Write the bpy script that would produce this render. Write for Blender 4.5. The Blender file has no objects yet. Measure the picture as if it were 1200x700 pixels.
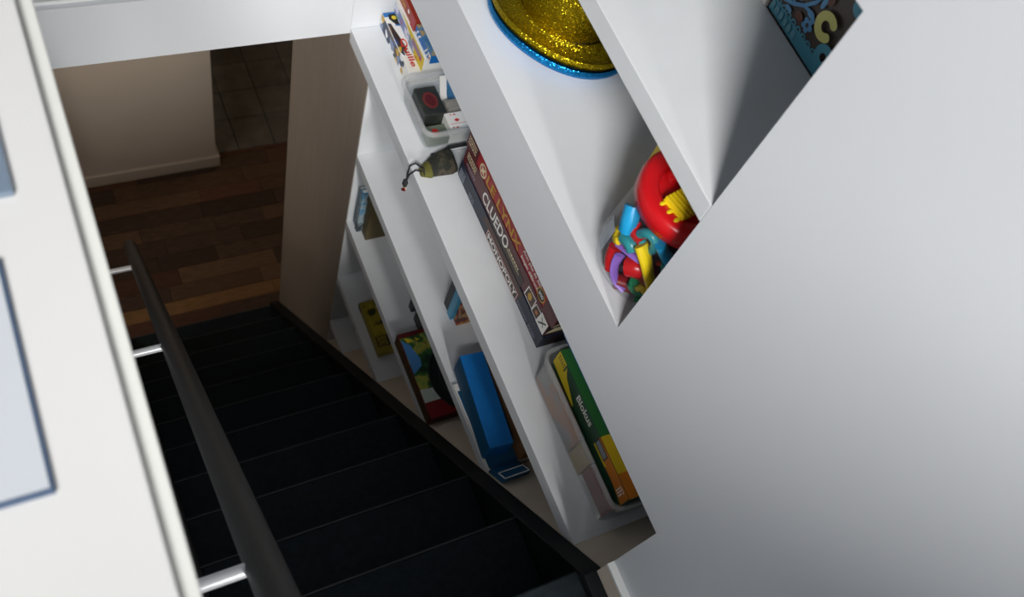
import bpy, bmesh, math, random
from mathutils import Vector, Matrix
random.seed(7)
scene = bpy.context.scene
col = scene.collection

# ------------------------------------------------------------------ camera
# All positions below are written in "u" (one stair width, 0.7 m) from the eye point;
# the lower floor is world z = 0.
S = 0.7
ZF = 5.944
def W(x, y, z): return Vector((x*S, y*S, (z+ZF)*S))

cam_d = bpy.data.cameras.new('camera'); cam = bpy.data.objects.new('camera', cam_d); col.objects.link(cam)
RT = Vector((0.88281384, -0.38958371, 0.26241999))
DN = Vector((-0.24931753, -0.86211187, -0.44113931))
FW = Vector((0.39809607, 0.32401798, -0.85821435))
m = Matrix((( RT.x, -DN.x, -FW.x, 0), (RT.y, -DN.y, -FW.y, 0), (RT.z, -DN.z, -FW.z, 0), (0, 0, 0, 1)))
m.translation = W(0, 0, 0)
cam.matrix_world = m
cam_d.sensor_width = 36; cam_d.lens = 36*1058.91/1200
cam_d.shift_x = -20.4/1200; cam_d.shift_y = 41.4/1200
cam_d.clip_start = 0.02
cam_d.dof.use_dof = True; cam_d.dof.focus_distance = 1.7; cam_d.dof.aperture_fstop = 5.0
scene.camera = cam

# ------------------------------------------------------------------ light
world = bpy.data.worlds.new('sky'); scene.world = world; world.use_nodes = True
bg = world.node_tree.nodes['Background']; bg.inputs[0].default_value = (0.95, 0.97, 1.0, 1); bg.inputs[1].default_value = 0.08
def area(name, loc, target, size, power, color, sy=None):
    l = bpy.data.lights.new(name, 'AREA'); l.energy = power; l.color = color
    l.shape = 'RECTANGLE'; l.size = size; l.size_y = sy or size
    o = bpy.data.objects.new(name, l); col.objects.link(o); o.location = W(*loc)
    d = W(*target) - W(*loc); o.rotation_euler = d.to_track_quat('-Z', 'Y').to_euler()
    return o
area('window_daylight', (-2.2, -4.05, 3.4), (1.0, 0.9, -1.7), 1.2, 362, (1.0, 0.985, 0.97), 1.3)
area('back_window_daylight', (0.50, -4.4, 0.75), (0.5, 2.2, -2.3), 0.5, 205, (1.0, 0.975, 0.935), 1.0)
area('lower_fill_light', (-1.3, 2.3, -2.68), (0.3, 4.0, -4.8), 0.8, 12, (1.0, 0.90, 0.80))  # unseen fill, added to brighten the far wall and lower panel
area('hall_lamp', (2.2, 5.0, -3.4), (1.3, 4.6, -5.9), 0.3, 2.2, (1.0, 0.75, 0.5))

scene.view_settings.view_transform = 'Standard'
scene.view_settings.look = 'None'
scene.view_settings.exposure = 0.0
scene.view_settings.gamma = 1.0
scene.view_settings.use_curve_mapping = False

# ------------------------------------------------------------------ materials
def lin(h):
    h = h.lstrip('#'); c = [int(h[i:i+2], 16)/255 for i in (0, 2, 4)]
    return tuple(v/12.92 if v <= .04045 else ((v+.055)/1.055)**2.4 for v in c) + (1,)
MATS = {}
def mat(name, colr, rough=.5, metal=0., spec=.5, vary=.0, vscale=30., bump=0., bscale=200., per_obj=0., stretch=None):
    if name in MATS: return MATS[name]
    mt = bpy.data.materials.new(name); mt.use_nodes = True; MATS[name] = mt
    nt = mt.node_tree; b = nt.nodes['Principled BSDF']
    c = lin(colr) if isinstance(colr, str) else tuple(colr) + (1,)
    b.inputs['Base Color'].default_value = c; b.inputs['Roughness'].default_value = rough
    b.inputs['Metallic'].default_value = metal; b.inputs['Specular IOR Level'].default_value = spec
    tc = nt.nodes.new('ShaderNodeTexCoord'); src = tc.outputs['Object']
    if stretch:
        mp = nt.nodes.new('ShaderNodeMapping'); mp.inputs['Scale'].default_value = stretch
        nt.links.new(src, mp.inputs[0]); src = mp.outputs[0]
    last = None
    if vary > 0:
        n = nt.nodes.new('ShaderNodeTexNoise'); n.inputs['Scale'].default_value = vscale; n.inputs['Detail'].default_value = 4
        nt.links.new(src, n.inputs['Vector'])
        mr = nt.nodes.new('ShaderNodeMapRange'); mr.inputs['From Min'].default_value = .3; mr.inputs['From Max'].default_value = .7
        mr.inputs['To Min'].default_value = 1-vary; mr.inputs['To Max'].default_value = 1+vary
        nt.links.new(n.outputs['Fac'], mr.inputs['Value'])
        mx = nt.nodes.new('ShaderNodeVectorMath'); mx.operation = 'SCALE'; mx.inputs[0].default_value = c[:3]
        nt.links.new(mr.outputs[0], mx.inputs['Scale']); last = mx.outputs[0]
    if per_obj > 0:
        oi = nt.nodes.new('ShaderNodeObjectInfo'); mr = nt.nodes.new('ShaderNodeMapRange')
        mr.inputs['To Min'].default_value = 1-per_obj; mr.inputs['To Max'].default_value = 1+per_obj
        nt.links.new(oi.outputs['Random'], mr.inputs['Value'])
        mx = nt.nodes.new('ShaderNodeVectorMath'); mx.operation = 'SCALE'; mx.inputs[0].default_value = c[:3]
        if last: nt.links.new(last, mx.inputs[0])
        nt.links.new(mr.outputs[0], mx.inputs['Scale']); last = mx.outputs[0]
    if last: nt.links.new(last, b.inputs['Base Color'])
    if bump > 0:
        n = nt.nodes.new('ShaderNodeTexNoise'); n.inputs['Scale'].default_value = bscale; n.inputs['Detail'].default_value = 3
        nt.links.new(src, n.inputs['Vector'])
        bp = nt.nodes.new('ShaderNodeBump'); bp.inputs['Strength'].default_value = bump; bp.inputs['Distance'].default_value = .002
        nt.links.new(n.outputs['Fac'], bp.inputs['Height']); nt.links.new(bp.outputs[0], b.inputs['Normal'])
    return mt

def ramp_mat(name, stops, scale=12., rough=.45, detail=3., stretch=(1, 1, 1), const=False, voro=False):
    """a printed picture: noise through a colour ramp"""
    if name in MATS: return MATS[name]
    mt = bpy.data.materials.new(name); mt.use_nodes = True; MATS[name] = mt
    nt = mt.node_tree; b = nt.nodes['Principled BSDF']; b.inputs['Roughness'].default_value = rough
    tc = nt.nodes.new('ShaderNodeTexCoord'); mp = nt.nodes.new('ShaderNodeMapping'); mp.inputs['Scale'].default_value = stretch
    nt.links.new(tc.outputs['Object'], mp.inputs[0])
    if voro:
        n = nt.nodes.new('ShaderNodeTexVoronoi'); n.inputs['Scale'].default_value = scale
        nt.links.new(mp.outputs[0], n.inputs['Vector'])
        sp = nt.nodes.new('ShaderNodeSeparateColor'); nt.links.new(n.outputs['Color'], sp.inputs[0]); out = sp.outputs[0]
    else:
        n = nt.nodes.new('ShaderNodeTexNoise'); n.inputs['Scale'].default_value = scale; n.inputs['Detail'].default_value = detail
        nt.links.new(mp.outputs[0], n.inputs['Vector']); out = n.outputs['Fac']
    r = nt.nodes.new('ShaderNodeValToRGB'); nt.links.new(out, r.inputs[0])
    if const: r.color_ramp.interpolation = 'CONSTANT'
    el = r.color_ramp.elements
    while len(el) < len(stops): el.new(.5)
    for e, (p, c) in zip(el, stops): e.position = p; e.color = lin(c)
    nt.links.new(r.outputs[0], b.inputs['Base Color'])
    return mt

def glitter(name, colr, rough=.3, amt=1.1):
    mt = bpy.data.materials.new(name); mt.use_nodes = True; MATS[name] = mt
    nt = mt.node_tree; b = nt.nodes['Principled BSDF']
    b.inputs['Base Color'].default_value = lin(colr); b.inputs['Metallic'].default_value = .9; b.inputs['Roughness'].default_value = rough
    tc = nt.nodes.new('ShaderNodeTexCoord'); v = nt.nodes.new('ShaderNodeTexVoronoi'); v.inputs['Scale'].default_value = 620
    nt.links.new(tc.outputs['Object'], v.inputs['Vector'])
    s = nt.nodes.new('ShaderNodeVectorMath'); s.operation = 'SUBTRACT'; s.inputs[1].default_value = (.5, .5, .5)
    nt.links.new(v.outputs['Color'], s.inputs[0])
    k = nt.nodes.new('ShaderNodeVectorMath'); k.operation = 'SCALE'; k.inputs['Scale'].default_value = amt; nt.links.new(s.outputs[0], k.inputs[0])
    g = nt.nodes.new('ShaderNodeNewGeometry'); a = nt.nodes.new('ShaderNodeVectorMath'); a.operation = 'ADD'
    nt.links.new(g.outputs['Normal'], a.inputs[0]); nt.links.new(k.outputs[0], a.inputs[1])
    nn = nt.nodes.new('ShaderNodeVectorMath'); nn.operation = 'NORMALIZE'; nt.links.new(a.outputs[0], nn.inputs[0])
    nt.links.new(nn.outputs[0], b.inputs['Normal'])
    return mt

def clear(name, tint=(.95, .96, .97), haze=.12, gloss=.42, rough=.08):
    """thin clear plastic: mostly see-through, Fresnel gloss, a little milky haze"""
    mt = bpy.data.materials.new(name); mt.use_nodes = True; MATS[name] = mt
    nt = mt.node_tree; out = nt.nodes['Material Output']; nt.nodes.remove(nt.nodes['Principled BSDF'])
    t = nt.nodes.new('ShaderNodeBsdfTransparent'); t.inputs[0].default_value = tuple(tint) + (1,)
    g = nt.nodes.new('ShaderNodeBsdfGlossy'); g.inputs['Roughness'].default_value = rough
    lw = nt.nodes.new('ShaderNodeLayerWeight'); lw.inputs[0].default_value = .5
    pw = nt.nodes.new('ShaderNodeMath'); pw.operation = 'POWER'; pw.inputs[1].default_value = 4; nt.links.new(lw.outputs['Facing'], pw.inputs[0])
    f = nt.nodes.new('ShaderNodeMath'); f.operation = 'MULTIPLY_ADD'; f.inputs[1].default_value = gloss; f.inputs[2].default_value = .03; nt.links.new(pw.outputs[0], f.inputs[0])
    d = nt.nodes.new('ShaderNodeBsdfDiffuse'); d.inputs[0].default_value = (.8, .8, .78, 1)
    m1 = nt.nodes.new('ShaderNodeMixShader'); m1.inputs[0].default_value = haze
    nt.links.new(t.outputs[0], m1.inputs[1]); nt.links.new(d.outputs[0], m1.inputs[2])
    m2 = nt.nodes.new('ShaderNodeMixShader'); nt.links.new(f.outputs[0], m2.inputs[0])
    nt.links.new(m1.outputs[0], m2.inputs[1]); nt.links.new(g.outputs[0], m2.inputs[2])
    nt.links.new(m2.outputs[0], out.inputs[0])
    return mt

WHITE = mat('white_wall_paint', '#dfe2e6', .55, spec=.35, vary=.015, vscale=3, bump=.08, bscale=350)
WSHELF = mat('white_shelf_lacquer', '#dcdfe2', .5, spec=.35, vary=.02, vscale=14, bump=.05, bscale=300)
WGLOSS = mat('white_gloss_paint', '#eceeee', .35)
GREIGE = mat('greige_wall_paint', '#968a7e', .75, spec=.2, vary=.05, vscale=9, bump=.08, bscale=300, stretch=(6, 6, .6))
GREIGE2 = mat('greige_far_wall_paint', '#bcae9f', .75, spec=.2, vary=.02, vscale=6, bump=.08, bscale=300)
BEIGE = mat('cream_base_panel', '#cfc3b2', .65, spec=.2, vary=.05, vscale=10)
BLACK = mat('black_stair_paint', '#13181b', .6, spec=.28, vary=.12, vscale=40, bump=.1, bscale=260)
BLACK2 = mat('black_tread_coating', '#1f262b', .7, spec=.12, vary=.2, vscale=60, bump=.2, bscale=320)
RAILM = mat('dark_grey_metal_coating', '#252422', .5, metal=.1, spec=.4, vary=.1, vscale=80, bump=.08, bscale=400)
CHROME = mat('white_steel', '#d8dade', .35, metal=.2)
WOODS = [mat('walnut_dark', '#48362b', .55, spec=.25, vary=.35, vscale=16, per_obj=.3, stretch=(1, 9, 9)),
         mat('walnut_mid', '#5f4733', .55, spec=.25, vary=.3, vscale=16, per_obj=.25, stretch=(1, 9, 9)),
         mat('walnut_light', '#7d5b38', .55, spec=.25, vary=.25, vscale=16, per_obj=.15, stretch=(1, 9, 9)),
         mat('walnut_red', '#573a2c', .55, spec=.25, vary=.25, vscale=16, per_obj=.2, stretch=(1, 9, 9))]
SUBF = mat('dark_subfloor', '#1a120c', .9)
TILE = mat('slate_tile', '#66625b', .6, spec=.3, vary=.18, vscale=12, per_obj=.12, bump=.2, bscale=60)
GROUT = mat('dark_grout', '#4a4742', .9)
NAVY = mat('navy_card', '#1b2437', .4); MAROON = mat('maroon_card', '#571d24', .4); RED = mat('red_card', '#a81f26', .4)
BROWN = mat('brown_print', '#4b3228', .45); PWHITE = mat('white_ink', '#f0eee8', .5); GOLDINK = mat('gold_ink', '#c79a2a', .45)
REDINK = mat('red_ink', '#c3352c', .45); BLACKINK = mat('black_ink', '#141414', .45); CREAM = mat('cream_ink', '#e9dcb4', .5)
GREYINK = mat('grey_ink', '#8c93a0', .5); DKBROWN = mat('dark_brown_card', '#33231e', .45)
TEAL = mat('teal_ink', '#4b97ae', .45); BLUEINK = mat('blue_ink', '#1f6fb5', .4); YELLOW = mat('yellow_ink', '#dcc22a', .45)
CHOC = mat('chocolate_card', '#4a3d35', .45, vary=.08, vscale=30); OLIVEINK = mat('pale_lime_ink', '#d6d07a', .5)
CARDB = mat('brown_cardboard', '#8b6647', .8, spec=.1, vary=.06, vscale=40)
PAPER = mat('white_card', '#e8e6e0', .6)
GREEN = mat('green_ink', '#2f6e33', .4); DKGREEN = mat('dark_green_card', '#1f4a35', .45); ORANGE = mat('orange_ink', '#d07a1e', .45)
BRIGHTBLUE = mat('bright_blue_card', '#116bb4', .45, vary=.05, vscale=50); DEEPBLUE = mat('deep_blue_card', '#12577f', .5)
SKYBLUE = mat('sky_blue_card', '#4d93c9', .45)
PLRED = mat('red_plastic', '#d4141c', .3); PLYEL = mat('yellow_plastic', '#f0d21c', .35); PLPUR = mat('purple_plastic', '#9a6fd0', .35)
PLBLU = mat('blue_plastic', '#1f9ad0', .3); PLGRN = mat('green_plastic', '#1f8a5a', .35); PLTEAL = mat('teal_plastic', '#2f8f96', .3)
PLDRED = mat('dark_red_plastic', '#8a1620', .35); PLDARK = mat('dark_violet_plastic', '#2b2140', .4)
GOLD = glitter('gold_glitter', '#b39a12', .3, .8); BGLIT = glitter('blue_glitter', '#1b86c9', .34, .6)
CLEAR = clear('clear_plastic', haze=.08); MILKY = clear('milky_plastic', haze=.085, rough=.15); JARM = clear('clear_jar_plastic', haze=.008, gloss=.3, rough=.03)
RIMM = clear('thick_clear_rim', haze=.22, rough=.15)

# ------------------------------------------------------------------ mesh tools (u coordinates)
_txt = {}
def text_geo(s):
    if s not in _txt:
        cu = bpy.data.curves.new('t', 'FONT'); cu.body = s; cu.resolution_u = 3; cu.offset = .022
        o = bpy.data.objects.new('t', cu); col.objects.link(o)
        bpy.context.view_layer.update()
        me = bpy.data.meshes.new_from_object(o.evaluated_get(bpy.context.evaluated_depsgraph_get()))
        vs = [(v.co.x, v.co.y) for v in me.vertices]; fs = [tuple(p.vertices) for p in me.polygons]
        x0 = min(v[0] for v in vs); x1 = max(v[0] for v in vs); y0 = min(v[1] for v in vs); y1 = max(v[1] for v in vs)
        vs = [((a-x0)/(x1-x0), (b-y0)/(y1-y0)) for a, b in vs]
        bpy.data.objects.remove(o); bpy.data.curves.remove(cu); bpy.data.meshes.remove(me)
        _txt[s] = (vs, fs)
    return _txt[s]

class MB:
    def __init__(s): s.v = []; s.f = []; s.m = []; s.mats = []
    def mi(s, m):
        if m not in s.mats: s.mats.append(m)
        return s.mats.index(m)
    def add(s, vs, fs, m):
        k = len(s.v); i = s.mi(m); s.v += [Vector(v) for v in vs]
        for f in fs: s.f.append([k+j for j in f]); s.m.append(i)
        return s
    def box(s, x0, x1, y0, y1, z0, z1, m):
        vs = [(x, y, z) for z in (z0, z1) for y in (y0, y1) for x in (x0, x1)]
        return s.add(vs, [(0, 2, 3, 1), (4, 5, 7, 6), (0, 1, 5, 4), (2, 6, 7, 3), (0, 4, 6, 2), (1, 3, 7, 5)], m)
    def prism_x(s, poly, x0, x1, m):
        """poly in (y, z), extruded along x"""
        ar = sum(poly[i][0]*poly[(i+1) % len(poly)][1]-poly[(i+1) % len(poly)][0]*poly[i][1] for i in range(len(poly)))
        if ar < 0: poly = poly[::-1]
        n = len(poly)
        vs = [(x0, a, b) for a, b in poly] + [(x1, a, b) for a, b in poly]
        fs = [tuple(range(n))[::-1], tuple(range(n, 2*n))] + [(i, (i+1) % n, n+(i+1) % n, n+i) for i in range(n)]
        return s.add(vs, fs, m)
    def prism_z(s, poly, z0, z1, m):
        ar = sum(poly[i][0]*poly[(i+1) % len(poly)][1]-poly[(i+1) % len(poly)][0]*poly[i][1] for i in range(len(poly)))
        if ar < 0: poly = poly[::-1]
        n = len(poly)
        vs = [(a, b, z0) for a, b in poly] + [(a, b, z1) for a, b in poly]
        fs = [tuple(range(n))[::-1], tuple(range(n, 2*n))] + [(i, (i+1) % n, n+(i+1) % n, n+i) for i in range(n)]
        return s.add(vs, fs, m)
    def tube(s, pts, r, m, seg=10, flat=None, cap=True):
        pts = [Vector(p) for p in pts]; n = len(pts); vs = []; up = Vector((0, 0, 1))
        for i, p in enumerate(pts):
            t = (pts[min(i+1, n-1)] - pts[max(i-1, 0)]).normalized()
            a = t.cross(up)
            if a.length < .05: a = t.cross(Vector((1, 0, 0)))
            a.normalize(); b = a.cross(t).normalized()
            rr = r[i] if isinstance(r, (list, tuple)) else r
            for k in range(seg):
                an = 2*math.pi*k/seg
                vs.append(p + a*math.cos(an)*rr + b*math.sin(an)*rr*(flat or 1))
        fs = [(i*seg+k, i*seg+(k+1) % seg, (i+1)*seg+(k+1) % seg, (i+1)*seg+k) for i in range(n-1) for k in range(seg)]
        if cap: fs += [tuple(range(seg))[::-1], tuple((n-1)*seg+k for k in range(seg))]
        return s.add(vs, fs, m)
    def lathe(s, cx, cy, prof, m, seg=48, wob=None, cap0=True, cap1=True):
        vs = []; n = len(prof)
        for i, (r, z) in enumerate(prof):
            for k in range(seg):
                a = 2*math.pi*k/seg; dz, dr = wob(i, a) if wob else (0, 0)
                vs.append((cx+(r+dr)*math.cos(a), cy+(r+dr)*math.sin(a), z+dz))
        fs = [(i*seg+k, i*seg+(k+1) % seg, (i+1)*seg+(k+1) % seg, (i+1)*seg+k) for i in range(n-1) for k in range(seg)]
        if cap0: fs.append(tuple(range(seg))[::-1])
        if cap1: fs.append(tuple((n-1)*seg+k for k in range(seg)))
        return s.add(vs, fs, m)
    def build(s, name, parent=None, bevel=0., smooth=None, loc=None, rot=0.):
        """loc: origin in u for a top-level mesh; rot: turn about the vertical through that origin"""
        me = bpy.data.meshes.new(name)
        org = parent['_w'] if parent else (W(*loc) if loc else W(0, 0, -ZF))
        org = Vector(org)
        me.from_pydata([W(*v) - org for v in s.v], [], s.f); me.validate(); 
        for mm in s.mats: me.materials.append(mm)
        for p, i in zip(me.polygons, s.m): p.material_index = i
        if bevel:
            bm = bmesh.new(); bm.from_mesh(me)
            bmesh.ops.bevel(bm, geom=[e for e in bm.edges if len(e.link_faces) == 2 and e.calc_face_angle(0) > .5], offset=bevel*S, segments=2, affect='EDGES', profile=.5)
            bm.to_mesh(me); bm.free()
        if smooth:
            me.polygons.foreach_set('use_smooth', [True]*len(me.polygons)); me.set_sharp_from_angle(angle=math.radians(smooth))
        o = bpy.data.objects.new(name, me); col.objects.link(o)
        if parent:
            o.parent = parent; o['_w'] = tuple(org)
        else:
            o.location = org; o['_w'] = tuple(org); o.rotation_euler.z = rot
        return o

def thing(name, label, cat, loc, group=None, rot=0.):
    o = bpy.data.objects.new(name, None); col.objects.link(o); o.location = W(*loc); o.empty_display_size = .05
    o['label'] = label; o['category'] = cat; o['_w'] = tuple(W(*loc)); o.rotation_euler.z = rot
    if group: o['group'] = group
    return o
def tag(o, label, cat, group=None):
    o['label'] = label; o['category'] = cat
    if group: o['group'] = group
    return o
def struct(o): o['kind'] = 'structure'; return o

X, Y, Z = Vector((1, 0, 0)), Vector((0, 1, 0)), Vector((0, 0, 1))
def fx(x, y, z): return (Vector((x, y, z)), -Y, Z)          # a face looking at -x; a runs to -y, b runs up
def ft(x, y, z): return (Vector((x, y, z)), -Y, X)          # a face looking up; a runs to -y, b runs to +x
def fy(x, y, z): return (Vector((x, y, z)), X, Z)           # a face looking at -y
def ink(name, parent, frame, items, base=.0006, step=.00012):
    """flat print lying on a face: what overlaps is one part, each word its own, unreadable type joined as stuff"""
    o, r, u = frame; n = r.cross(u); geos = []; small = MB(); e = base
    for it in items:
        kind, mm = it[0], it[1]
        if kind != 'st': e += step
        Q = []; F = []
        if kind in ('rect', 'st'):
            a0, b0, a1, b1 = it[2:6]; Q = [(a0, b0), (a1, b0), (a1, b1), (a0, b1)]; F = [(0, 1, 2, 3)]
        elif kind == 'poly':
            q = it[2]; ar = sum(q[j][0]*q[(j+1) % len(q)][1]-q[(j+1) % len(q)][0]*q[j][1] for j in range(len(q)))
            Q = q[::-1] if ar < 0 else list(q); F = [tuple(range(len(q)))]
        elif kind == 'circ':
            a, b, ra = it[2:5]; rb = it[5] if len(it) > 5 else ra
            Q = [(a+ra*math.cos(t*math.pi/10), b+rb*math.sin(t*math.pi/10)) for t in range(20)]; F = [tuple(range(20))]
        elif kind == 'arc':       # a, b, inner, outer, start, end in degrees
            a, b, r0, r1, t0, t1 = it[2:8]; k = 20
            for j in range(k+1):
                t = math.radians(t0+(t1-t0)*j/k); Q += [(a+r0*math.cos(t), b+r0*math.sin(t)), (a+r1*math.cos(t), b+r1*math.sin(t))]
            F = [(2*j, 2*j+1, 2*j+3, 2*j+2) for j in range(k)]
        elif kind == 'line':      # points, half width
            q, h = it[2], it[3]
            for j, ((a0, b0), (a1, b1)) in enumerate(zip(q, q[1:])):
                L = math.hypot(a1-a0, b1-b0) or 1; da, db = -(b1-b0)/L*h, (a1-a0)/L*h
                Q += [(a0+da, b0+db), (a0-da, b0-db), (a1-da, b1-db), (a1+da, b1+db)]; F.append((4*j, 4*j+1, 4*j+2, 4*j+3))
        elif kind == 'text':      # string, a, b, width, height, shear
            s_, a, b, w, h = it[2:7]; sh = it[7] if len(it) > 7 else 0
            vs, F = text_geo(s_); Q = [(a+x*w+y*h*sh, b+y*h) for x, y in vs]
        V = [o + r*a + u*b + n*e for a, b in Q]
        if kind == 'st': small.add(V, F, mm); continue
        if kind == 'text':
            t = MB(); t.add(V, F, mm); t.build('lettering', parent); continue
        xs_ = [q[0] for q in Q]; ys_ = [q[1] for q in Q]
        geos.append([[min(xs_), min(ys_), max(xs_), max(ys_)], [(V, F, mm)]])
    done = False
    while not done:
        done = True
        for i in range(len(geos)):
            for j in range(i+1, len(geos)):
                p, q = geos[i][0], geos[j][0]
                if p[0] <= q[2]+.001 and q[0] <= p[2]+.001 and p[1] <= q[3]+.001 and q[1] <= p[3]+.001:
                    geos[i] = [[min(p[0], q[0]), min(p[1], q[1]), max(p[2], q[2]), max(p[3], q[3])], geos[i][1]+geos[j][1]]
                    del geos[j]; done = False; break
            if not done: break
    for _, parts in geos:
        t = MB()
        for V, F, mm in parts: t.add(V, F, mm)
        t.build('printed_label' if name == 'lettering' else name, parent)
    if small.v: small.build('small_print', parent)['kind'] = 'stuff'
def smalltext(mm, a0, b0, a1, b1, rows):
    """type too small to read: broken strokes"""
    out = []; h = (b1-b0)/rows; rnd = random.Random(int(a0*9e4)+rows)
    for i in range(rows):
        a = a0; b = b1-h*(i+.7)
        while a < a1:
            w = rnd.uniform(.004, .012); out.append(('st', mm, a, b, min(a+w, a1), b+h*.5)); a += w+.003
    return out

# ------------------------------------------------------------------ the stairwell shell
SL = lambda y: -2.362 - 1.222*(y-.178)          # line of the stair edge on the right wall
SLY = lambda z: .178 + (-2.362 - z)/1.222
WX, DX = 1.0, 1.62                               # wall face, back of the niches
mb = MB()
mb.prism_x([(-2, -2.386), (.169, -2.386), (.169, .9), (-2, .9)], WX, DX, WHITE)
mb.prism_x([(.169, -1.968), (.6, -1.964), (.6, .9), (.169, .9)], WX, DX, WHITE)
mb.prism_x([(.6, -1.964), (2.25, -1.946), (2.25, -1.707), (.6, -1.707)], WX, DX, WHITE)
mb.prism_x([(.6, -.742), (2.25, -.742), (2.25, .9), (.6, .9)], WX, DX, WHITE)
mb.prism_x([(2.25, -2.495), (3.4, -2.495), (3.4, .9), (2.25, .9)], WX, DX, WHITE)
struct(mb.build('wall_right'))
mb = MB(); mb.prism_x([(2.045, -2.533), (2.045, -5.944), (2.85, -5.944), (2.85, -2.495), (2.25, -2.495), (2.25, -2.533)], WX, DX, GREIGE)
struct(mb.build('wall_right', bevel=.004))
mb = MB(); mb.box(.982, 1.0, -2, .169, -2.352, -2.266, BEIGE); mb.box(.979, 1.0, -2, .169, -2.268, -2.258, WGLOSS)
struct(mb.build('baseboard_right'))

# upper storey slabs, guard wall, lower room
mb = MB(); mb.box(-3.2, WX-.0005, 2.2505, 6.8, -2.495, -2.2475, WHITE); mb.box(WX-.0005, DX+.1, 3.4005, 6.8, -2.495, -2.2475, WHITE); struct(mb.build('ceiling'))
mb = MB(); mb.box(-3.2, WX-.0005, 2.27, 3.4, -2.2475, -2.235, WGLOSS); struct(mb.build('trim_1'))
mb = MB(); mb.box(-3.2, -.2, -2.4, 2.25, -2.52, -2.386, WHITE); struct(mb.build('floor'))
mb = MB(); mb.box(-.2, -.03, -2.0, 2.25, -5.944, -1.0, WHITE); mb.box(-.2, -.03, 2.25, 2.6, -5.944, -4.3, WHITE); struct(mb.build('wall_left'))
mb = MB(); CAPW = mat('off_white_cap_paint', '#d3d4cf', .5, spec=.3); mb.box(-.0142, .0052, -1.1, 2.25, -1.0, -.96, CAPW); mb.box(-.2, -.0142, 1.152, 2.25, -1.0, -.96, WGLOSS); mb.box(-.2, -.0142, -1.1, 1.152, -1.0, -.9805, WGLOSS); struct(mb.build('trim_2', bevel=.002))
mb = MB(); mb.box(-3.2, .2, -1.25, -1.12, -2.386, 0.16, WHITE); mb.box(.2, WX, -1.25, -1.12, -.48, 0.16, WHITE); mb.box(.80, WX, -1.25, -1.12, -2.386, -.48, WHITE); struct(mb.build('added_light_blocker'))  # unseen blocker, added; its gap and header shape the daylight from behind
mb = MB(); mb.box(-.2, WX, -2.0, -1.9, -5.944, -2.5, WHITE); struct(mb.build('wall_front'))
mb = MB(); mb.box(-3.3, -3.2, -2.4, 6.8, -5.944, -2.495, WHITE); struct(mb.build('wall_left'))
mb = MB(); mb.box(-3.2, 3.0, 6.7, 6.8, -5.944, -2.495, GREIGE2); struct(mb.build('wall_back'))
mb = MB(); mb.box(2.9, 3.0, 2.85, 6.7, -5.944, -2.495, GREIGE2); struct(mb.build('wall_right'))
mb = MB(); mb.box(DX, 2.9, 2.75, 2.85, -5.944, -2.495, GREIGE2); struct(mb.build('wall_front'))
mb = MB(); mb.box(DX+.1, 3.0, 2.75, 6.8, -2.495, -2.4, WHITE); struct(mb.build('ceiling'))
mb = MB(); mb.box(-3.2, -.2, -2.4, -2.3, -5.944, -2.52, WHITE); struct(mb.build('wall_front'))
mb = MB(); mb.box(-3.2, .957, 4.265, 4.385, -5.944, -2.495, GREIGE2); struct(mb.build('wall_far', bevel=.004))
mb = MB(); mb.box(-3.2, .98, 4.24, 4.265, -5.944, -5.83, GREIGE2); mb.box(.957, .98, 4.265, 4.385, -5.944, -5.83, GREIGE2)
struct(mb.build('baseboard_far', bevel=.006))

# floors: planks one by one, then slate tiles beyond the doorway
mb = MB(); mb.box(-3.2, 2.9, -2.3, 4.36, -6.1, -5.975, SUBF); fl = struct(mb.build('floor'))
rows = []
y = 2.50
widths = [.13, .115, .13, .075, .14, .105, .12, .13, .12, .13, .125, .13, .12, .13, .125, .115]
picks = {4: 3, 5: 0, 6: 2, 15: 3}
yy = y; rnd = random.Random(21)
for i, w in enumerate(widths):
    y1 = min(yy + w, 4.36)
    if i == len(widths)-1: y1 = 4.36
    x = -1.3 - rnd.random()*.5
    while x < 2.0:
        L = rnd.uniform(.28, .95)
        if 3.09 < yy+w/2 < 3.17: L = 2.6; mt_ = WOODS[2]
        elif 4.30 < yy+w/2: L = 1.5; mt_ = WOODS[3]
        else: mt_ = WOODS[rnd.choices([0, 1, 2, 3], [.62, .22, .06, .10])[0]]
        p = MB(); dz = rnd.uniform(0, .0016)
        p.box(x+.0012, x+L-.0012, yy+.0012, y1-.0012, -5.975, -5.945+dz, mt_); p.build('plank', fl, bevel=.0015)
        x += L
    yy = y1
    if yy >= 4.36: break
mb = MB(); mb.box(-3.2, 2.9, 4.36, 6.7, -6.1, -5.972, GROUT); f2 = struct(mb.build('floor'))
xs = [.56, .86, 1.155, 1.435, 1.72, 2.01]; ys = [4.36, 4.655, 4.925, 5.2, 5.49, 5.78, 6.07]
for a, b in zip(xs, xs[1:]):
    for c, d in zip(ys, ys[1:]):
        p = MB(); p.box(a+.0022, b-.0022, c+.0022, d-.0022, -5.972, -5.946, TILE); p.build('tile', f2, bevel=.003)

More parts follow.
